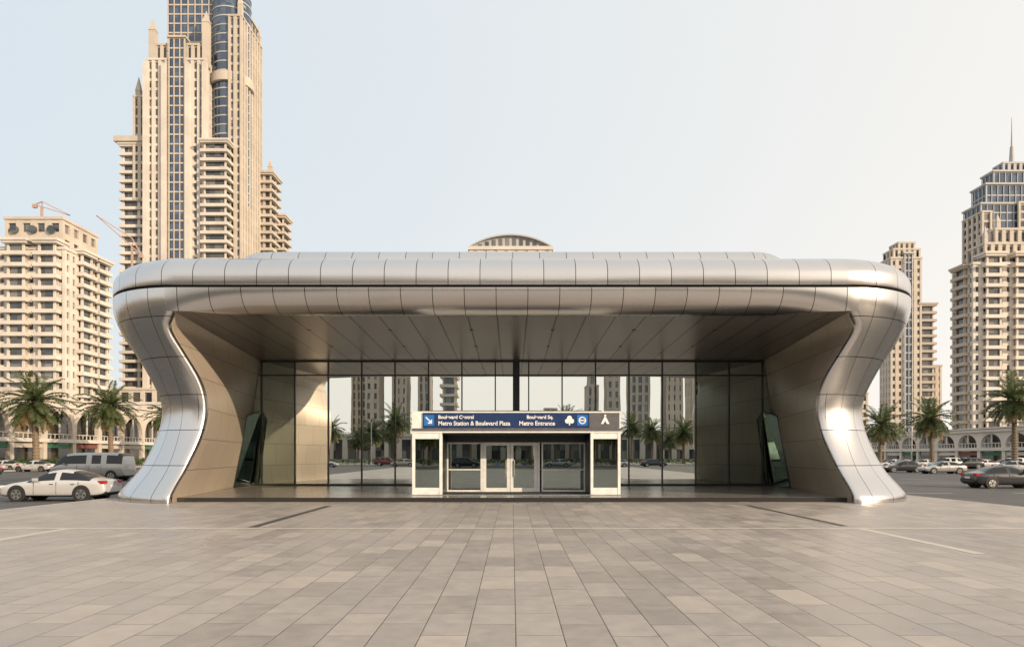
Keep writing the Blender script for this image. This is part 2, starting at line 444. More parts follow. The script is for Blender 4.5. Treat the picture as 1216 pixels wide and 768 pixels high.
text('Boulevard Sq.',xl+5.25,3.66,0.22,1.3); text('Metro Entrance',xl+4.9,3.36,0.27,1.65)
p=MB(); yy=Y0-.082
def disc(cx,cz,r,mat=0,y=yy,n=20,r2=None):
    if r2 is None: p.face([(cx+r*math.cos(2*math.pi*i/n),y,cz+r*math.sin(2*math.pi*i/n)) for i in range(n)],mat)
    else:
        A=[(cx+r*math.cos(2*math.pi*i/n),y,cz+r*math.sin(2*math.pi*i/n)) for i in range(n)]
        B=[(cx+r2*math.cos(2*math.pi*i/n),y,cz+r2*math.sin(2*math.pi*i/n)) for i in range(n)]
        p.grid([A,B],mat,smooth=False,closed=True)
cx,cz=xl+.785,3.585
p.face([(cx-.17,yy,cz+.13),(cx-.13,yy,cz+.17),(cx+.10,yy,cz-.06),(cx+.06,yy,cz-.10)],0)
p.face([(cx+.14,yy-.002,cz-.15),(cx+.14,yy-.002,cz+.06),(cx-.08,yy-.002,cz-.15)],0)
disc(xr-1.76,3.585,.17,0,r2=.12); p.face([(xr-1.88,yy-.002,3.56),(xr-1.64,yy-.002,3.56),(xr-1.64,yy-.002,3.61),(xr-1.88,yy-.002,3.61)],0)
for k,(dx,dz) in enumerate(((-.1,-.05),(.1,-.05),(0,.09))): disc(xr-2.35+dx,3.6+dz,.11,y=yy-.002*k)
p.face([(xr-2.38,yy+.002,3.36),(xr-2.32,yy+.002,3.36),(xr-2.32,yy+.002,3.6),(xr-2.38,yy+.002,3.6)],0)
cx=xr-.72; p.face([(cx-.2,yy,3.42),(cx-.08,yy,3.42),(cx,yy,3.56),(cx+.08,yy,3.42),(cx+.2,yy,3.42),(cx+.04,yy,3.74),(cx-.04,yy,3.74)],0); disc(cx,3.8,.05)
p.obj('sign_pictograms',[M_txt],portal)
YD=Y0+2.4
dm=MB(); dg_=MB()
D0,D1=xl+1.37,xr-1.37
dm.box(D0,D1,YD,YD+.12,2.62,2.95,1)
def frame(x0,x1,za,zb,t=0.07,rail=None,y=YD,mat=0):
    dm.box(x0,x0+t,y-.03,y+.05,za,zb,mat); dm.box(x1-t,x1,y-.03,y+.05,za,zb,mat)
    dm.box(x0+t,x1-t,y-.028,y+.048,za,za+t*1.3,mat); dm.box(x0+t,x1-t,y-.028,y+.048,zb-t,zb,mat)
    if rail: dm.box(x0+t,x1-t,y-.035,y+.04,rail,rail+.06,mat)
    dg_.box(x0+t,x1-t,y+.005,y+.015,za+t,zb-t,0)
c=0.0
frame(c-.1-1.32+.0,c-.1,z0,2.62,0.15); frame(c-.08,c+1.24,z0,2.62,0.15)
frame(D0,D0+1.75-.0,z0,2.62,0.07,1.25); frame(D1-2.15,D1,z0,2.62,0.07,1.25)
dm.box(-1.55,-1.43,YD-.05,YD+.07,z0,2.62,0); dm.box(1.25,1.37,YD-.05,YD+.07,z0,2.62,0)
for x in (-.30,.12): 
    dm.cyl((x,YD-.09,0),.02,.02,.95,1.75,8,2)
dm.box(-.85,-.6,YD-.045,YD-.032,1.5,1.62,3); dm.box(.5,.75,YD-.045,YD-.032,1.5,1.62,3)
dm.obj('entrance_doors',[M_white,M_mull,M_steel,M_navy],portal)
dg_.obj('door_glazing',[M_door],portal)
dm=MB();dg_=MB()
for i in range(5):
    a=D0+ i*(D1-D0)/5; frame(a+.01,a+(D1-D0)/5-.01,z0,2.7,0.06,1.2,y=YD+3.2)
dm.obj('inner_lobby_screen',[M_steel],portal); dg_.obj('inner_lobby_glazing',[M_door],portal)
p=MB(); p.box(D0,D1,Y0-.3,Y0+2.3,.186,.195,0); 
for i in range(3): p.box(D0-.1,D1+.1,28.35+.25*i,28.37+.25*i+.1,0.0,0.012+.0*i,1)
p.obj('entrance_mat',[M_mat,M_steel],portal)
p=MB(); p.box(xl-.0,xr+.0,Y0-.35,Y0-.31,.185,.21,0); p.obj('threshold_trim',[M_steel],portal)

# ------------------------------------------------------------------ ground
def sheet(name,x0,x1,y0,y1,z,mat):
    m=MB(); m.face([(x0,y0,z),(x1,y0,z),(x1,y1,z),(x0,y1,z)]); return m.obj(name,[mat])
sheet('ground',-4000,4000,-4000,4000,-.14,M_ground)
sheet('road',-66,84,-62,128,-.134,M_asph)
KL,KR=-18.55,19.6
m=MB(); m.box(KL,KR,-30,50,-.139,0.0,0); m.obj('plaza_pavement',[M_pave])
m=MB()
m.box(KL-.16,KL,-30.16,50.16,-.138,.006,0); m.box(KR,KR+.16,-30.16,50.16,-.138,.006,0); m.box(KL,KR,-30.16,-30,-.138,.006,0); m.box(KL,KR,50,50.16,-.138,.006,0)
m.obj('plaza_kerb',[M_kerb])
for nm,a in (('sidewalk',(-300,-66,-300,400)),('sidewalk',(84,300,-300,400)),('sidewalk',(-66,84,-300,-62)),('sidewalk',(-66,84,128,400))):
    m=MB(); m.box(a[0],a[1],a[2],a[3],-.139,.0,0); m.obj(nm,[M_side])
m=MB()
m.box(-66,-65.8,-61.8,127.8,-.138,.005);m.box(83.8,84,-61.8,127.8,-.138,.005);m.box(-65.8,83.8,-62,-61.8,-.138,.005);m.box(-65.8,83.8,127.8,128,-.138,.005)
m.obj('road_kerb',[M_kerb])
m=MB()
def strip(x0,x1,y0,y1,z,mt): m.face([(x0,y0,z),(x1,y0,z),(x1,y1,z),(x0,y1,z)],mt)
strip(KL,KR,18.5,18.72,.004,0); 
strip(9.35,9.6,13.8,18.5,.0041,0); strip(-12.2,-11.95,8,18.5,.0041,0)
m.obj('paving_bands',[M_band])
m=MB(); strip(-7.32,-7.06,18.9,26.8,.0045,0); strip(9.25,9.47,19.2,27.2,.0045,0); m.obj('drain_channels',[M_drain])
m=MB()
for y in (38.2,60,64,78):
    for sx in (-1,1):
        k=0; x=(KL-2 if sx<0 else KR+2.5)
        while abs(x)<62:
            if y!=64: strip(min(x,x+sx*2.6),max(x,x+sx*2.6),y,y+.15,-.128,0)
            x+=sx*6
for y in (52.5,90): strip(-64,82,y,y+.15,-.128,0)
for y in (-36,-42,-48):
    x=-60
    while x<78: strip(x,x+3,y,y+.15,-.128,0); x+=9
strip(KR+.8,KR+.95,-28,48,-.127,0); strip(KL-.95,KL-.8,-28,48,-.127,0)
m.obj('road_markings',[M_line])

# ------------------------------------------------------------------ towers
def block(m,x0,x1,y0,y1,z0,z1,style='grid',mc=0,fh=3.5,bay=3.4,mg=1):
    core=0.5
    m.box(x0+core,x1-core,y0+core,y1-core,z0,z1,mg)
    nf=max(1,int((z1-z0)/fh)); fh=(z1-z0)/nf
    if style=='stripe': so_,sh,po_,pw_=-0.28,1.0,0.25,min(1.3,bay*.48)
    elif style=='balcony': so_,sh,po_,pw_=1.0,1.1,0.0,1.1
    elif style=='glass': so_,sh,po_,pw_=-.3,.55,-.1,.28
    elif style=='solid': so_,sh,po_,pw_=-.02,1.9,0.05,2.0
    else: so_,sh,po_,pw_=-.05,1.5,0.08,1.5
    for i in range(nf+1):
        z=z0+i*fh
        m.box(x0-so_,x1+so_,y0-so_,y1+so_,z-sh*.5,z+sh*.5-(0 if i<nf else sh*.2),mc)
    def bays(L): return max(1,round(L/bay))
    n=bays(x1-x0)
    for i in range(n+1):
        if style=='balcony' and (i%2) : continue
        x=x0+(x1-x0)*i/n; hw=pw_/2; 
        a,b=max(x0-po_,x-hw),min(x1+po_,x+hw)
        m.box(a,b,y0-po_,y0+core+.1,z0,z1+.11,mc); m.box(a,b,y1-core-.1,y1+po_,z0,z1+.11,mc)
    n=bays(y1-y0)
    for i in range(n+1):
        if style=='balcony' and (i%2) : continue
        y=y0+(y1-y0)*i/n; hw=pw_/2
        a,b=max(y0-po_+.013,y-hw),min(y1+po_-.013,y+hw)
        m.box(x0-po_-.011,x0+core+.1,a,b,z0,z1+.1,mc); m.box(x1-core-.1,x1+po_+.011,a,b,z0,z1+.1,mc)
    e=.35 if style!='balcony' else 1.4
    m.box(x0-e,x1+e,y0-e,y1+e,z1+.13,z1+.9,mc)
def spike(m,x,y,w,z0,z1,z2,mc=0):
    m.box(x-w,x+w,y-w,y+w,z0,z1,mc)
    A=[(x-w*1.1,y-w*1.1,z1),(x+w*1.1,y-w*1.1,z1),(x+w*1.1,y+w*1.1,z1),(x-w*1.1,y+w*1.1,z1)]
    for i in range(4): m.face([A[i],A[(i+1)%4],(x,y,z2)],mc)

t=MB()
block(t,-150,-137.5,263,300,0,121,'balcony',2,3.4,3.2)
t.box(-152.5,-135.5,261,301,122,124,0)
block(t,-145.2,-138.3,262,296,100,139,'stripe',0,3.5,2.4)
spike(t,-144,263.5,.9,139,142,148); spike(t,-139.6,263.5,.7,139,141,145)
block(t,-139,-116.8,260,300,0,152,'stripe',2,3.5,2.47)
block(t,-136,-119.5,260.6,300,152,158,'stripe',0,3.3,2.4)
block(t,-134.5,-115.5,266,300,152,192,'glass',0,3.6,2.6,3)
block(t,-130.5,-124,258.9,262,0,160,'glass',0,3.6,2.2,3)
spike(t,-137.4,261.5,1.2,152,164,169); spike(t,-117,261.5,1.2,150,167,172)
for x in (-139.1,-132.1,-123.2,-116.7): t.box(x-.9,x+.9,258.6,260.4,0,150+abs(x+128)*0.1,2)
block(t,-116.3,-107.9,257.5,290,0,120,'balcony',2,3.4,4.2)
t.cyl((-110.8,270,0),7.2,7.2,100,195,28,3)
for i in range(27): t.cyl((-110.8,270,0),7.35,7.35,101+3.5*i,101.5+3.5*i,28,5)
t.cyl((-110.8,270,0),8.3,8.3,146,149.5,28,0)
block(t,-108.6,-103.8,262,283,0,170,'stripe',0,3.5,2.6)
block(t,-109.5,-104.6,266,282,171,176,'glass',0,3.5,3.0,3)
block(t,-108.5,-99.5,282,291,0,118,'balcony',0,3.4,3.2)
block(t,-106.5,-97,290,297,0,103,'balcony',0,3.4,3.2)
spike(t,-104.6,263,.8,170,175,181); spike(t,-104.6,282,.8,170,174,179); spike(t,-100.2,283,.8,118,121,125); 
block(t,-155,-94,254,302,0,26,'grid',2,4.5,4.5)
t.obj('tall_residential_tower',TM)
t=MB()
block(t,-176,-131,200,222,0,62,'grid',2,3.3,2.9)
block(t,-147,-142,198.6,202,0,64,'balcony',2,3.3,3)
block(t,-138,-133,198.7,202,0,64,'balcony',2,3.3,3)
block(t,-131.6,-129.6,206,211,0,63,'balcony',2,3.3,3)
block(t,-131.6,-129.6,214,219,0,63,'balcony',2,3.3,3)
block(t,-150,-133,202,219,62.5,71.5,'solid',0,4.0,4.0)
t.box(-148,-135,204,217,71.5,73,0)
for x in (-147,-141.5,-136): t.cyl((x,201.9,68.5),1.2,1.2,201.2,201.9,14,1,axis='y')
block(t,-182,-148,226,246,0,58,'grid',0,3.3,3.2)
t.obj('apartment_tower',TM)
M_crane=simple('crane_paint',(0.42,0.30,0.24),0.6)
def crane(x,y,z0,z1,ang,L,name='tower_crane'):
    m=MB(); w=.3
    m.box(x-w,x+w,y-w,y+w,z0,z1,0)
    c,s=math.cos(ang),math.sin(ang)
    A=Vector((x,y,z1)); B=A+Vector((c*L,0,s*L)); C=A-Vector((c*L*.25,0,s*L*.25))
    for P,Q in ((C,B),(A+Vector((0,0,abs(L)*.18)),B),(A+Vector((0,0,abs(L)*.18)),C),(A,A+Vector((0,0,abs(L)*.18)))):
        o=[Vector((0,-.14,-.14)),Vector((0.1,.14,-.14)),Vector((0.1,.14,.14)),Vector((0,-.14,.14))]
        m.grid([[P+k for k in o],[Q+k for k in o]],0,closed=True,smooth=False)
    m.box(C.x-.6,C.x+.6,y-.5,y+.5,C.z-1.0,C.z,0)
    return m.obj(name,[M_crane])
crane(-146,212,72,79,-.3,9); crane(-128,230,50,72,-.72,-16)
t=MB()
block(t,166.5,180,300,309,0,88,'grid',0,3.3,2.5)
block(t,168,179.5,300.5,308.5,88,92,'stripe',0,3.3,2.5)
block(t,170.5,177.5,301,308,92,95,'stripe',0,3,2.3)
block(t,172,176,299.2,302,0,90,'glass',5,3.5,2,3)
block(t,180,185.8,301,309,0,68,'balcony',4,3.3,2.5)
block(t,186,190,302,309,0,41,'grid',0,3.3,2.5)
t.obj('curved_crown_tower',TM)
t=MB(); block(t,153,158.5,304,309,0,29,'grid',0,3.3,2.6); block(t,128,150,330,345,0,16,'grid',2,3.3,3); t.obj('low_apartment_block',TM)
t=MB()
block(t,155.4,200,230,241,0,66,'grid',2,3.3,2.6)
block(t,159,164,228.6,232,0,69,'balcony',2,3.3,2.6)
block(t,169,174,228.6,232,0,69,'balcony',2,3.3,2.6)
block(t,154.4,157,233,238,0,66,'balcony',4,3.3,2.6)
block(t,160,198,231,240,67,73,'stripe',0,3.3,2.6)
block(t,164,196,231.5,239.5,74,78,'stripe',0,3.3,2.6)
spike(t,160.8,232,.6,73,76,80); spike(t,165,232,.6,78,81,84)
t.obj('balcony_tower',TM)
t=MB()
block(t,206,250,300,312,0,112,'glass',5,3.5,3.0,3)
block(t,206,210,299,312,0,108,'stripe',0,3.5,3.0)
block(t,222,226,299,312,0,112,'stripe',0,3.5,3.0)
block(t,209,246,301,311,112,121,'glass',5,3.5,2.6,3)
block(t,213,240,302,310,121,127,'glass',5,3.5,2.6,3)
block(t,218,236,303,309,127,131,'stripe',5,3.5,2.6,3)
t.cyl((224,306,0),1.2,.7,131,140,12,5); t.cyl((224,306,0),.4,.12,140,153,8,5)
t.obj('spire_tower',TM)
t=MB()
Dd=150; k=811/Dd
X0,X1=-9.3,8.7
zt=(540-292)/k+2
block(t,X0,X1,Dd,Dd+14,0,zt-1,'grid',2,3.6,2.4)
n=24; rise=2.6; half=9.0; Rr=(half*half+rise*rise)/(2*rise); zc=zt+rise-Rr; am=math.asin(half/Rr)
A=[(-.3+Rr*math.sin(-am+2*am*i/n),zc+Rr*math.cos(-am+2*am*i/n)) for i in range(n+1)]
t.face([(A[0][0],Dd+.5,zt-1)]+[(x,Dd+.5,z-.1) for x,z in A]+[(A[-1][0],Dd+.5,zt-1)],5)
for i in range(n):
    (xa,za),(xb,zb)=A[i],A[i+1]
    t.face([(xa,Dd-.3,za),(xb,Dd-.3,zb),(xb,Dd-.3,zb-.32),(xa,Dd-.3,za-.32)],5)
    t.face([(xa,Dd-.3,za),(xb,Dd-.3,zb),(xb,Dd+12,zb),(xa,Dd+12,za)],5)
    t.face([(xa,Dd-.3,za-.32),(xb,Dd-.3,zb-.32),(xb,Dd+.5,zb-.32),(xa,Dd+.5,za-.32)],5)
for i in range(10):
    x=-7.0+i*1.5; h=zc+math.sqrt(max(0,Rr**2-(x+.3)**2)); t.box(x-.4,x+.4,Dd+.40,Dd+.46,zt-1,h-.7,1)
t.obj('arched_roof_building',TM)
rt=[(-100,-185,16,14,70,'stripe',0),(-78,-170,10,12,55,'grid',4),(-62,-200,8,10,74,'stripe',0),(-52,-172,5,10,44,'grid',4),(-43,-180,6,9,60,'grid',0),(-33,-176,4,8,40,'stripe',4),(-25,-190,5,8,33,'balcony',2),
    (31,-182,4,8,28,'stripe',0),(38,-175,5,8,38,'grid',4),(49,-180,7,9,62,'stripe',0),(60,-170,6,10,46,'grid',4),(78,-190,12,12,72,'grid',0),(-12,-230,8,8,16,'grid',2),(4,-230,9,8,13,'grid',4),(18,-236,9,8,18,'grid',0),(-130,-160,20,16,60,'grid',0)]
for x,y,w,d,h,s_,c_ in rt:
    t=MB(); block(t,x-w/2,x+w/2,y-d,y,0,h,s_,c_,3.5,2.2); block(t,x-w/3,x+w/3,y-d*.8,y-d*.2,h+1,h+5,'stripe',c_,3.4,2.4)
    t.obj('background_tower',TM)
t=MB()  # low blocks added behind the camera to darken the mirrored horizon band
for a,b,h in ((-110,-66,9),(-64,-30,7.5),(-28,6,6.5),(8,44,7.5),(46,100,9)): block(t,a,b,-140,-128,0,h,'grid',0,4.0,4.0)
t.obj('added_reflection_blocks',TM)

# ------------------------------------------------------------------ arcades
M_shop=towglass('shop_glass',(0.02,0.025,0.025),(0.25,0.20,0.14),(6,6,5),0.1)
M_awn=simple('green_awning',(0.05,0.16,0.09),0.8); M_red=simple('red_shopfront',(0.22,0.07,0.05),0.7)
def arcade(name,xf,sg,y0,y1,bay,hg,ha,hc,mc):
    m=MB(); n=int((y1-y0)/bay); th=0.8*sg
    m.box(xf+th*3,xf+sg*16,y0,y1,0,hg+ha+hc-.2,0)
    m.box(xf+th*2.6,xf+th*3-.01*sg,y0,y1,.05,hg+ha-.3,1)
    for i in range(n):
        a=y0+i*bay; b=a+bay; pw=.9
        m.box(xf,xf+th,a-pw/2,a+pw/2,0,hg,0)
        m.box(xf-.12*sg,xf,a-pw*.65,a+pw*.65,0,.9,2)
        mt=(3,4,0,1,3,0)[i%6]
        m.box(xf+.3*sg,xf+th*2,a+pw/2,b-pw/2,hg-1.3,hg-.6,mt)
        r=(bay-pw*1.3)/2; cy=(a+b)/2; zc=hg+ha-r-.6 if ha>r+1 else hg+.8
        N=12
        arc=[(cy+r*math.cos(math.pi*k/N),zc+min(r,ha-1.2)*math.sin(math.pi*k/N)) for k in range(N+1)]
        top=hg+ha
        for k in range(N):
            (ya,za),(yb,zb)=arc[k],arc[k+1]
            m.face([(xf,ya,za),(xf,yb,zb),(xf,yb,top),(xf,ya,top)],0)
            m.face([(xf,ya,za),(xf,yb,zb),(xf+th,yb,zb),(xf+th,ya,za)],0)
        m.box(xf+.001*sg,xf+th,a-.001,cy-r,hg,top,0) ; m.box(xf+.001*sg,xf+th,cy+r,b,hg,top,0)
        for q in range(7): m.box(xf+.2*sg,xf+.32*sg,cy-r+q*2*r/6-.06,cy-r+q*2*r/6+.06,hg+.3,hg+1.1,2)
        m.box(xf+.15*sg,xf+.37*sg,cy-r,cy+r,hg+1.1,hg+1.22,2)
        m.box(xf+.1*sg,xf+.3*sg,cy-.12,cy+.12,hg+1.22,zc+min(r,ha-1.2)-.1,0)
    m.box(xf-.25*sg,xf+th,y0,y1,hg-.35,hg+.3,2)
    m.box(xf-.4*sg,xf+th*1.2,y0,y1,hg+ha,hg+ha+.5,2)
    m.box(xf-.1*sg,xf+th,y0,y1,hg+ha+.5,hg+ha+hc,0)
    m.box(xf-.55*sg,xf+th*1.3,y0,y1,hg+ha+hc,hg+ha+hc+.3,2)
    return m.obj(name,[mc,M_shop,M_cream2,M_awn,M_red])
arcade('shopping_arcade',-82,-1,-120,240,8,4.6,6.0,1.4,M_cream)
arcade('shopping_arcade',95,1,-120,240,7,3.2,3.4,.6,M_cream2)
m=MB()
block(m,-150,-110,150,165,0,16,'grid',0,3.8,3.6); block(m,-135,-100,205,225,0,17,'grid',2,3.8,3.6)
m.obj('hotel_block',TM)

# ------------------------------------------------------------------ palms
def palm_mesh(seed,H,nf=56,L=4.7):
    rd=random.Random(seed); m=MB()
    lean=(rd.uniform(-.3,.3),rd.uniform(-.3,.3))
    rows=[];n=int(H*5)
    for i in range(n+1):
        t=i/n; r=(.35-.10*t+.12*math.exp(-t*14))*(1+.10*((i%2)*2-1)) + (.18*max(0,(t-.88)/.12))
        cx,cy=lean[0]*t*t,lean[1]*t*t
        rows.append([(cx+r*math.cos(2*math.pi*k/10),cy+r*math.sin(2*math.pi*k/10),t*H) for k in range(10)])
    m.grid(rows,0,closed=True,smooth=False)
    top=Vector((lean[0],lean[1],H))
    for f in range(nf):
        az=f*2.39996+rd.uniform(-.2,.2); q=f/nf
        el=math.radians(80-120*q+rd.uniform(-8,8)); ln=L*rd.uniform(.8,1.12)*(1-.12*q); mt=1 if q<.88 else 2
        d=Vector((math.cos(az)*math.cos(el),math.sin(az)*math.cos(el),math.sin(el))); pos=top.copy(); N=14
        pts=[pos.copy()]
        for k in range(N):
            d=(d+Vector((0,0,-.085-.05*k/N))).normalized(); pos=pos+d*ln/N; pts.append(pos.copy())
        for k in range(N):
            P,Q=pts[k],pts[k+1]; dd=(Q-P).normalized(); side=dd.cross(Vector((0,0,1)))
            if side.length<1e-3: side=Vector((1,0,0))
            side.normalize(); up=side.cross(dd)
            w=.035*(1-k/N)+.01
            m.face([P-side*w,P+side*w,Q+side*w,Q-side*w],mt)
            if k<1: continue
            ll=.76*math.sin(math.pi*(k+1.2)/(N+2.2))**.6
            for h in range(2):
                B=P.lerp(Q,h/2)
                for sgn in (-1,1):
                    tip=B+side*sgn*ll*rd.uniform(.8,1.1)+dd*ll*.55-up*ll*rd.uniform(.05,.45)
                    b2=B+dd*.13
                    mid=(B+b2)/2+(tip-B)*.5+Vector((0,0,.03))
                    m.face([B,mid-dd*.06,tip,mid+dd*.12],mt)
    for i in range(5):
        a=rd.uniform(0,6.28); m.cyl((top.x+.3*math.cos(a),top.y+.3*math.sin(a),0),.05,.16,H-1.0,H-.3,6,2)
    me=m.obj('palm_tree',[M_trunk,M_palm,M_dry]); return me
pm=[palm_mesh(1,9.2),palm_mesh(2,8.2),palm_mesh(3,9.8),palm_mesh(4,7.2)]
palms=[(-69,99,1,2,1.17),(-69,117.5,0,1,1.12),(-69,137,2,0,1.0),(-69,160,3,0,.9),(72,133.6,3,1,1.08),(72,117,1,1,1.0),(72.5,98.5,2,1,1.0),(72,160,0,1,.9),
 (74,78,1,3,1),(-68,78,2,2,1)]
for i in range(19): palms.append((-78+i*9+random.uniform(-2,2),-68-random.uniform(0,6),i%4,random.uniform(0,6),random.uniform(.75,1.0)))
for i in range(9): palms.append((-69,-50+i*14,i%4,i,random.uniform(.9,1.1))); palms.append((86,-50+i*14,(i+2)%4,i,random.uniform(.9,1.1)))
for i in range(14): palms.append((-66+i*11,-100-random.uniform(0,14),(i+1)%4,i,random.uniform(.85,1.05)))
used=set()
for x,y,k,rz,s_ in palms:
    o=pm[k] if k not in used else pm[k].copy()
    if k in used: COL.objects.link(o)
    used.add(k); o.name='palm_tree'
    o.location=(x,y,-.02); o.rotation_euler=(0,0,rz); o.scale=(s_*1.15,s_*1.15,s_)

def hedge(x0,x1,y0,y1,h,n):
    m=MB(); rd=random.Random(int(x0*7+y0))
    for i in range(n):
        x,y=rd.uniform(x0,x1),rd.uniform(y0,y1); z=h*rd.uniform(.0,1)**.6+.1*math.sin(y*1.3)
        v=[Vector((rd.gauss(0,1),rd.gauss(0,1),rd.gauss(0,1))).normalized()*rd.uniform(.12,.26) for _ in range(3)]
        c=Vector((x,y,max(.1,z))); m.face([c+v[0],c+v[1],c+v[2]],0)
    return m.obj('hedge',[M_hedge])
hedge(-71.5,-70,70,150,1.3,11000); hedge(77,78.3,80,150,.8,6000); hedge(-60,70,-66,-65,1.1,11000)

# ------------------------------------------------------------------ vehicles
M_tyre=simple('tyre_rubber',(0.02,0.02,0.02),0.8); M_cg=simple('car_glass',(0.012,0.015,0.018),0.06); M_head=simple('headlamp',(0.7,0.7,0.68),0.15); M_tail=simple('tail_lamp',(0.35,0.02,0.015),0.25)
M_plast=simple('black_trim',(0.025,0.025,0.025),0.6)
def paint(name,c,m=0.2):
    t=NT(name); t.setc(c); t.rough(.28); t.metal(m); t.b.inputs['Coat Weight'].default_value=.8; t.b.inputs['Coat Roughness'].default_value=.04; return t.mat
P_white=paint('white_car_paint',(.56,.56,.56),0.2); P_silver=paint('silver_car_paint',(.40,.40,.40),.6); P_dark=paint('dark_car_paint',(.03,.032,.038),.4); P_black=paint('black_car_paint',(.012,.012,.014),.1); P_red=paint('maroon_car_paint',(.16,.02,.02),.3); P_sand=paint('sand_car_paint',(.40,.34,.26),.4)
SEDAN=[(-2.42,.38,.56,.60,.60,.45),(-2.34,.24,.64,.78,.69,.62),(-2.05,.2,.74,.87,.80,.70),(-1.55,.2,.82,.9,.885,.74),(-1.02,.2,.89,.905,.95,.74),(-.62,.2,.91,.91,1.19,.66),(-.22,.2,.92,.91,1.385,.60),(.25,.2,.93,.91,1.45,.60),(.32,.2,.93,.91,1.45,.60),(.95,.2,.94,.91,1.40,.59),(1.4,.2,.955,.905,1.22,.63),(1.78,.2,.965,.9,1.03,.68),(2.15,.22,.96,.87,1.0,.68),(2.36,.28,.90,.80,.93,.62),(2.42,.4,.62,.72,.64,.55)]
SUV=[(-2.35,.42,.68,.66,.72,.5),(-2.28,.28,.80,.84,.86,.66),(-2.0,.25,.93,.92,1.0,.74),(-1.5,.25,1.0,.94,1.08,.78),(-1.1,.25,1.05,.95,1.14,.78),(-.75,.25,1.06,.95,1.42,.72),(-.42,.25,1.07,.95,1.66,.68),(.2,.25,1.08,.95,1.74,.68),(.27,.25,1.08,.95,1.74,.68),(1.2,.25,1.09,.95,1.74,.68),(1.27,.25,1.09,.95,1.74,.68),(1.95,.25,1.1,.94,1.66,.68),(2.22,.27,1.1,.90,1.2,.72),(2.33,.3,1.0,.86,1.04,.7),(2.38,.42,.7,.8,.74,.6)]
VAN=[(-3.1,.42,.8,.8,.86,.6),(-3.02,.3,.98,.95,1.05,.75),(-2.75,.28,1.15,1.0,1.25,.85),(-2.45,.28,1.25,1.02,1.55,.86),(-2.1,.28,1.28,1.03,1.98,.84),(-1.7,.28,1.3,1.03,2.22,.82),(-.9,.28,1.3,1.03,2.3,.82),(.2,.28,1.3,1.03,2.32,.82),(.3,.28,1.3,1.03,2.32,.82),(1.4,.28,1.3,1.03,2.32,.82),(1.5,.28,1.3,1.03,2.32,.82),(2.75,.28,1.3,1.03,2.30,.82),(3.0,.3,1.3,1.01,2.1,.84),(3.08,.34,1.2,.98,1.5,.86),(3.1,.45,.8,.94,.9,.8)]
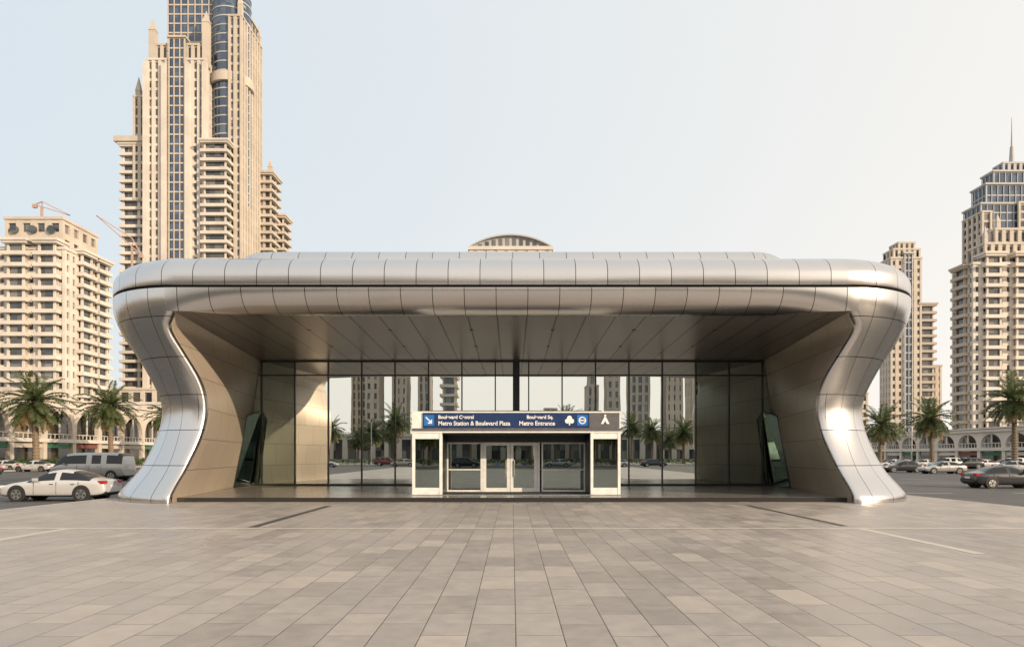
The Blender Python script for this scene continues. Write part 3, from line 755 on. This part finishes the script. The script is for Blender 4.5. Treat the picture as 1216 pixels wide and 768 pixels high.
def vehicle(name,st,pm_,loc,rz,pill,glassx,wheel=.33):
    root=empty(name,loc); root.rotation_euler=(0,0,rz)
    m=MB(); rows=[]
    for x,zb,zs_,w,zr,wr in st:
        half=[(0,zb),(w*.82,zb),(w*.97,zb+.08),(w,zb+.3*(zs_-zb)),(w,zb+.72*(zs_-zb)),(w*.965,zs_),(wr,max(zs_+.02,zr-.035)),(wr*.86,zr),(wr*.4,zr+.018),(0,zr+.022)]
        ring_=[(x,-a,b) for a,b in half]+[(x,a,b) for a,b in half[-2:0:-1]]
        rows.append(ring_)
    n=len(rows[0]); g0,g1=glassx
    b=len(m.v)
    for r in rows: m.v.extend(r)
    for i in range(len(rows)-1):
        xa,xb=st[i][0],st[i+1][0]
        for j in range(n):
            j2=(j+1)%n; idx=min(j,n-1-j)
            mt=0
            if g0<=xa and xb<=g1:
                if idx==5 and (xb-xa)>.11: mt=1
                if idx in(6,7,8) and ((xb<=pill[0]+.001) or (xa>=pill[1]-.001)): mt=1
            if idx in (0,1): mt=2
            m.f.append((b+i*n+j,b+i*n+j2,b+(i+1)*n+j2,b+(i+1)*n+j)); m.m.append(mt); m.uv.append([(0,0)]*4); m.sm.append(True)
    m.face(rows[0][::-1],0); m.face(rows[-1],0)
    o=m.obj('body',[pm_,M_cg,M_plast],root)
    md=o.modifiers.new('sub','SUBSURF'); md.levels=2; md.render_levels=2
    L=-st[0][0]; wv=st[7][3]
    wm=MB()
    for wx in (-L+.95,L-1.0):
        for s_ in (-1,1):
            wm.cyl((wx,0,wheel+.03),wheel+.07,wheel+.07,s_*(wv-.35),s_*(wv+.004),28,1,axis='y')
            wm.cyl((wx,0,wheel),wheel,wheel,s_*(wv-.22),s_*(wv+.012),28,0,axis='y')
            wm.cyl((wx,0,wheel),wheel*.68,wheel*.68,s_*(wv),s_*(wv+.018),24,1,axis='y')
            for q in range(5):
                a=2*math.pi*q/5+.3; c_,s2=math.cos(a),math.sin(a); r=wheel*.66; t_=.045; y=s_*(wv+.024)
                wm.face([(wx-s2*t_,y,wheel+c_*t_),(wx+s2*t_,y,wheel-c_*t_),(wx+c_*r+s2*t_*1.4,y,wheel+s2*r-c_*t_*1.4),(wx+c_*r-s2*t_*1.4,y,wheel+s2*r+c_*t_*1.4)],2)
            A=[(wx+wheel*.7*math.cos(2*math.pi*k/24),s_*(wv+.022),wheel+wheel*.7*math.sin(2*math.pi*k/24)) for k in range(24)]
            B=[(wx+wheel*.60*math.cos(2*math.pi*k/24),s_*(wv+.022),wheel+wheel*.60*math.sin(2*math.pi*k/24)) for k in range(24)]
            wm.grid([A,B],2,closed=True,smooth=False)
    wm.obj('wheels',[M_tyre,M_plast,M_steel],root)
    d=MB(); zb=st[3][2]
    for s_ in (-1,1):
        d.box(-L+.06,-L+.42,s_*.52,s_*.80,zb-.2,zb-.08,0)
        d.box(L-.30,L-.03,s_*.5,s_*.83,zb-.02,zb+.13,1)
        d.box(st[5][0]-.05,st[5][0]+.12,s_*(wv-.02),s_*(wv+.17),st[5][2]+.03,st[5][2]+.17,2)
        for hx in (-.0,.95): d.box(hx,hx+.16,s_*(wv-.02),s_*(wv+.02),st[5][2]-.13,st[5][2]-.10,3)
        for hx in (-.72,.29,1.28): d.box(hx,hx+.012,s_*(wv-.02),s_*(wv+.003),.35,st[5][2]-.02,3)
    d.box(-L+.03,-L+.12,-.45,.45,.42,.58,3); d.box(L-.05,L+.01,-.25,.25,zb-.2,zb-.08,0)
    d.obj('lamps_and_trim',[M_head,M_tail,pm_,M_plast],root)
    return root
def sedan(n,p_,x,y,rz): return vehicle(n,SEDAN,p_,(x,y,-.134),rz,(-.22,.95),(-1.02,1.78))
def suv(n,p_,x,y,rz): return vehicle(n,SUV,p_,(x,y,-.134),rz,(-.42,1.95),(-1.1,2.22),.37)
sedan('sedan_car',P_white,-21.25,32.2,.04)
vehicle('passenger_van',VAN,P_silver,(-35.0,57,-.134),0,(-1.7,2.75),(-2.75,3.0),.40)
sedan('sedan_car',P_dark,-50,63,0)
sedan('sedan_car',P_dark,32.1,44.5,math.pi)
for px,D,P in ((1058,112,P_white),(1078,108,P_silver),(1100,112,P_white),(1122,106,P_white),(1146,106,P_dark),(1166,108,P_white),(1190,112,P_silver),(1212,104,P_white),(1070,84,P_dark),(1118,78,P_silver),(1205,84,P_white)):
    (suv if px%3==0 else sedan)('sedan_car' if px%3 else 'suv_car',P,(px-607)/811*D,D,random.choice((0,math.pi)))
for px,D,P in ((4,92,P_white),(-20,85,P_silver),(40,88,P_white),(75,100,P_dark)): sedan('sedan_car',P,(px-607)/811*D,D,0)
for i,(x,y,P) in enumerate(((-42,-37,P_dark),(-33,-39,P_white),(-20,-45,P_sand),(-25,-55,P_red),(18,-38,P_white),(26,-44,P_dark),(38,-39,P_silver),(-55,-40,P_red),(8,-52,P_silver),(-8,-50,P_dark),(48,-52,P_white))):
    (suv if i%3==0 else sedan)('suv_car' if i%3==0 else 'sedan_car',P,x,y,math.pi*(i%2))

def lamp(x,y,rz):
    m=MB(); m.cyl((0,0,0),.16,.09,0,9,10,0); m.cyl((0,0,0),.28,.2,0,.5,10,0)
    for s_ in (-1,1):
        pts=[(s_*(.0+1.6*t),9-.0+.7*math.sin(t*math.pi/2)) for t in [i/6 for i in range(7)]]
        rows=[[(x_,-.04,z-.04),(x_,.04,z-.04),(x_,.04,z+.04),(x_,-.04,z+.04)] for x_,z in pts]
        m.grid(rows,0,closed=True,smooth=False)
        m.box(s_*1.5,s_*2.2,-.14,.14,9.62,9.74,1)
    o=m.obj('street_lamp',[M_steel,M_white]); o.location=(x,y,-.1); o.rotation_euler=(0,0,rz)
for x,y in ((-64.5,150),(82,140),(83,108),(-30,-64),(5,-64),(40,-64),(80,-20),(-64,-20)): lamp(x,y,0)

# ------------------------------------------------------------------ light
EL=math.radians(17); ROT=math.radians(127)
dirv=Vector((math.sin(ROT)*math.cos(EL),math.cos(ROT)*math.cos(EL),math.sin(EL)))
w=bpy.data.worlds.new('World'); sc.world=w; w.use_nodes=True; nt=w.node_tree
bg=nt.nodes['Background']; sky=nt.nodes.new('ShaderNodeTexSky'); sky.sky_type='NISHITA'; sky.sun_disc=False
sky.sun_elevation=EL; sky.sun_rotation=ROT; sky.air_density=1.0; sky.dust_density=4.0; sky.ozone_density=1.0; sky.altitude=0
tc=nt.nodes.new('ShaderNodeTexCoord')
def wm(op,a,b=None):
    n=nt.nodes.new('ShaderNodeMath'); n.operation=op
    for i,x in enumerate((a,b)):
        if x is None: continue
        if isinstance(x,(int,float)): n.inputs[i].default_value=x
        else: nt.links.new(x,n.inputs[i])
    return n.outputs[0]
dt=nt.nodes.new('ShaderNodeVectorMath'); dt.operation='DOT_PRODUCT'; nt.links.new(tc.outputs['Generated'],dt.inputs[0]); dt.inputs[1].default_value=dirv
sx=nt.nodes.new('ShaderNodeSeparateXYZ'); nt.links.new(tc.outputs['Generated'],sx.inputs[0])
up=wm('MAXIMUM',sx.outputs[2],0.0)
f=wm('ADD',wm('MULTIPLY',wm('ADD',dt.outputs['Value'],1.0),0.74),wm('MULTIPLY',wm('POWER',wm('SUBTRACT',1.0,up),3.0),0.55))
f=wm('MINIMUM',wm('MAXIMUM',wm('SUBTRACT',f,0.08),0.0),1.25)
mx=nt.nodes.new('ShaderNodeMix'); mx.data_type='RGBA'; mx.clamp_factor=False; nt.links.new(f,mx.inputs[0])
mx.inputs[6].default_value=(4.5,5.35,6.0,1); mx.inputs[7].default_value=(7.2,6.85,6.4,1)
m3=nt.nodes.new('ShaderNodeMix'); m3.data_type='RGBA'; m3.inputs[0].default_value=0.92
nt.links.new(sky.outputs[0],m3.inputs[6]); nt.links.new(mx.outputs[2],m3.inputs[7])
nt.links.new(m3.outputs[2],bg.inputs[0]); bg.inputs[1].default_value=0.145
sl=bpy.data.lights.new('sun','SUN'); sl.energy=4.6; sl.angle=math.radians(.6); sl.color=(1,.79,.56)
so_=bpy.data.objects.new('sun',sl); COL.objects.link(so_)
so_.rotation_euler=dirv.to_track_quat('Z','Y').to_euler(); so_.location=dirv*200
# ------------------------------------------------------------------ camera
cd=bpy.data.cameras.new('camera'); cam=bpy.data.objects.new('camera',cd); COL.objects.link(cam)
cam.location=(0,0,2.0); cam.rotation_euler=(math.pi/2,0,0); cd.lens=24.0; cd.sensor_width=36; cd.shift_y=156/1216; cd.shift_x=0.0
cd.clip_end=6000; cd.clip_start=.1; sc.camera=cam
sc.view_settings.view_transform='Standard'; sc.view_settings.look='None'; sc.view_settings.exposure=0
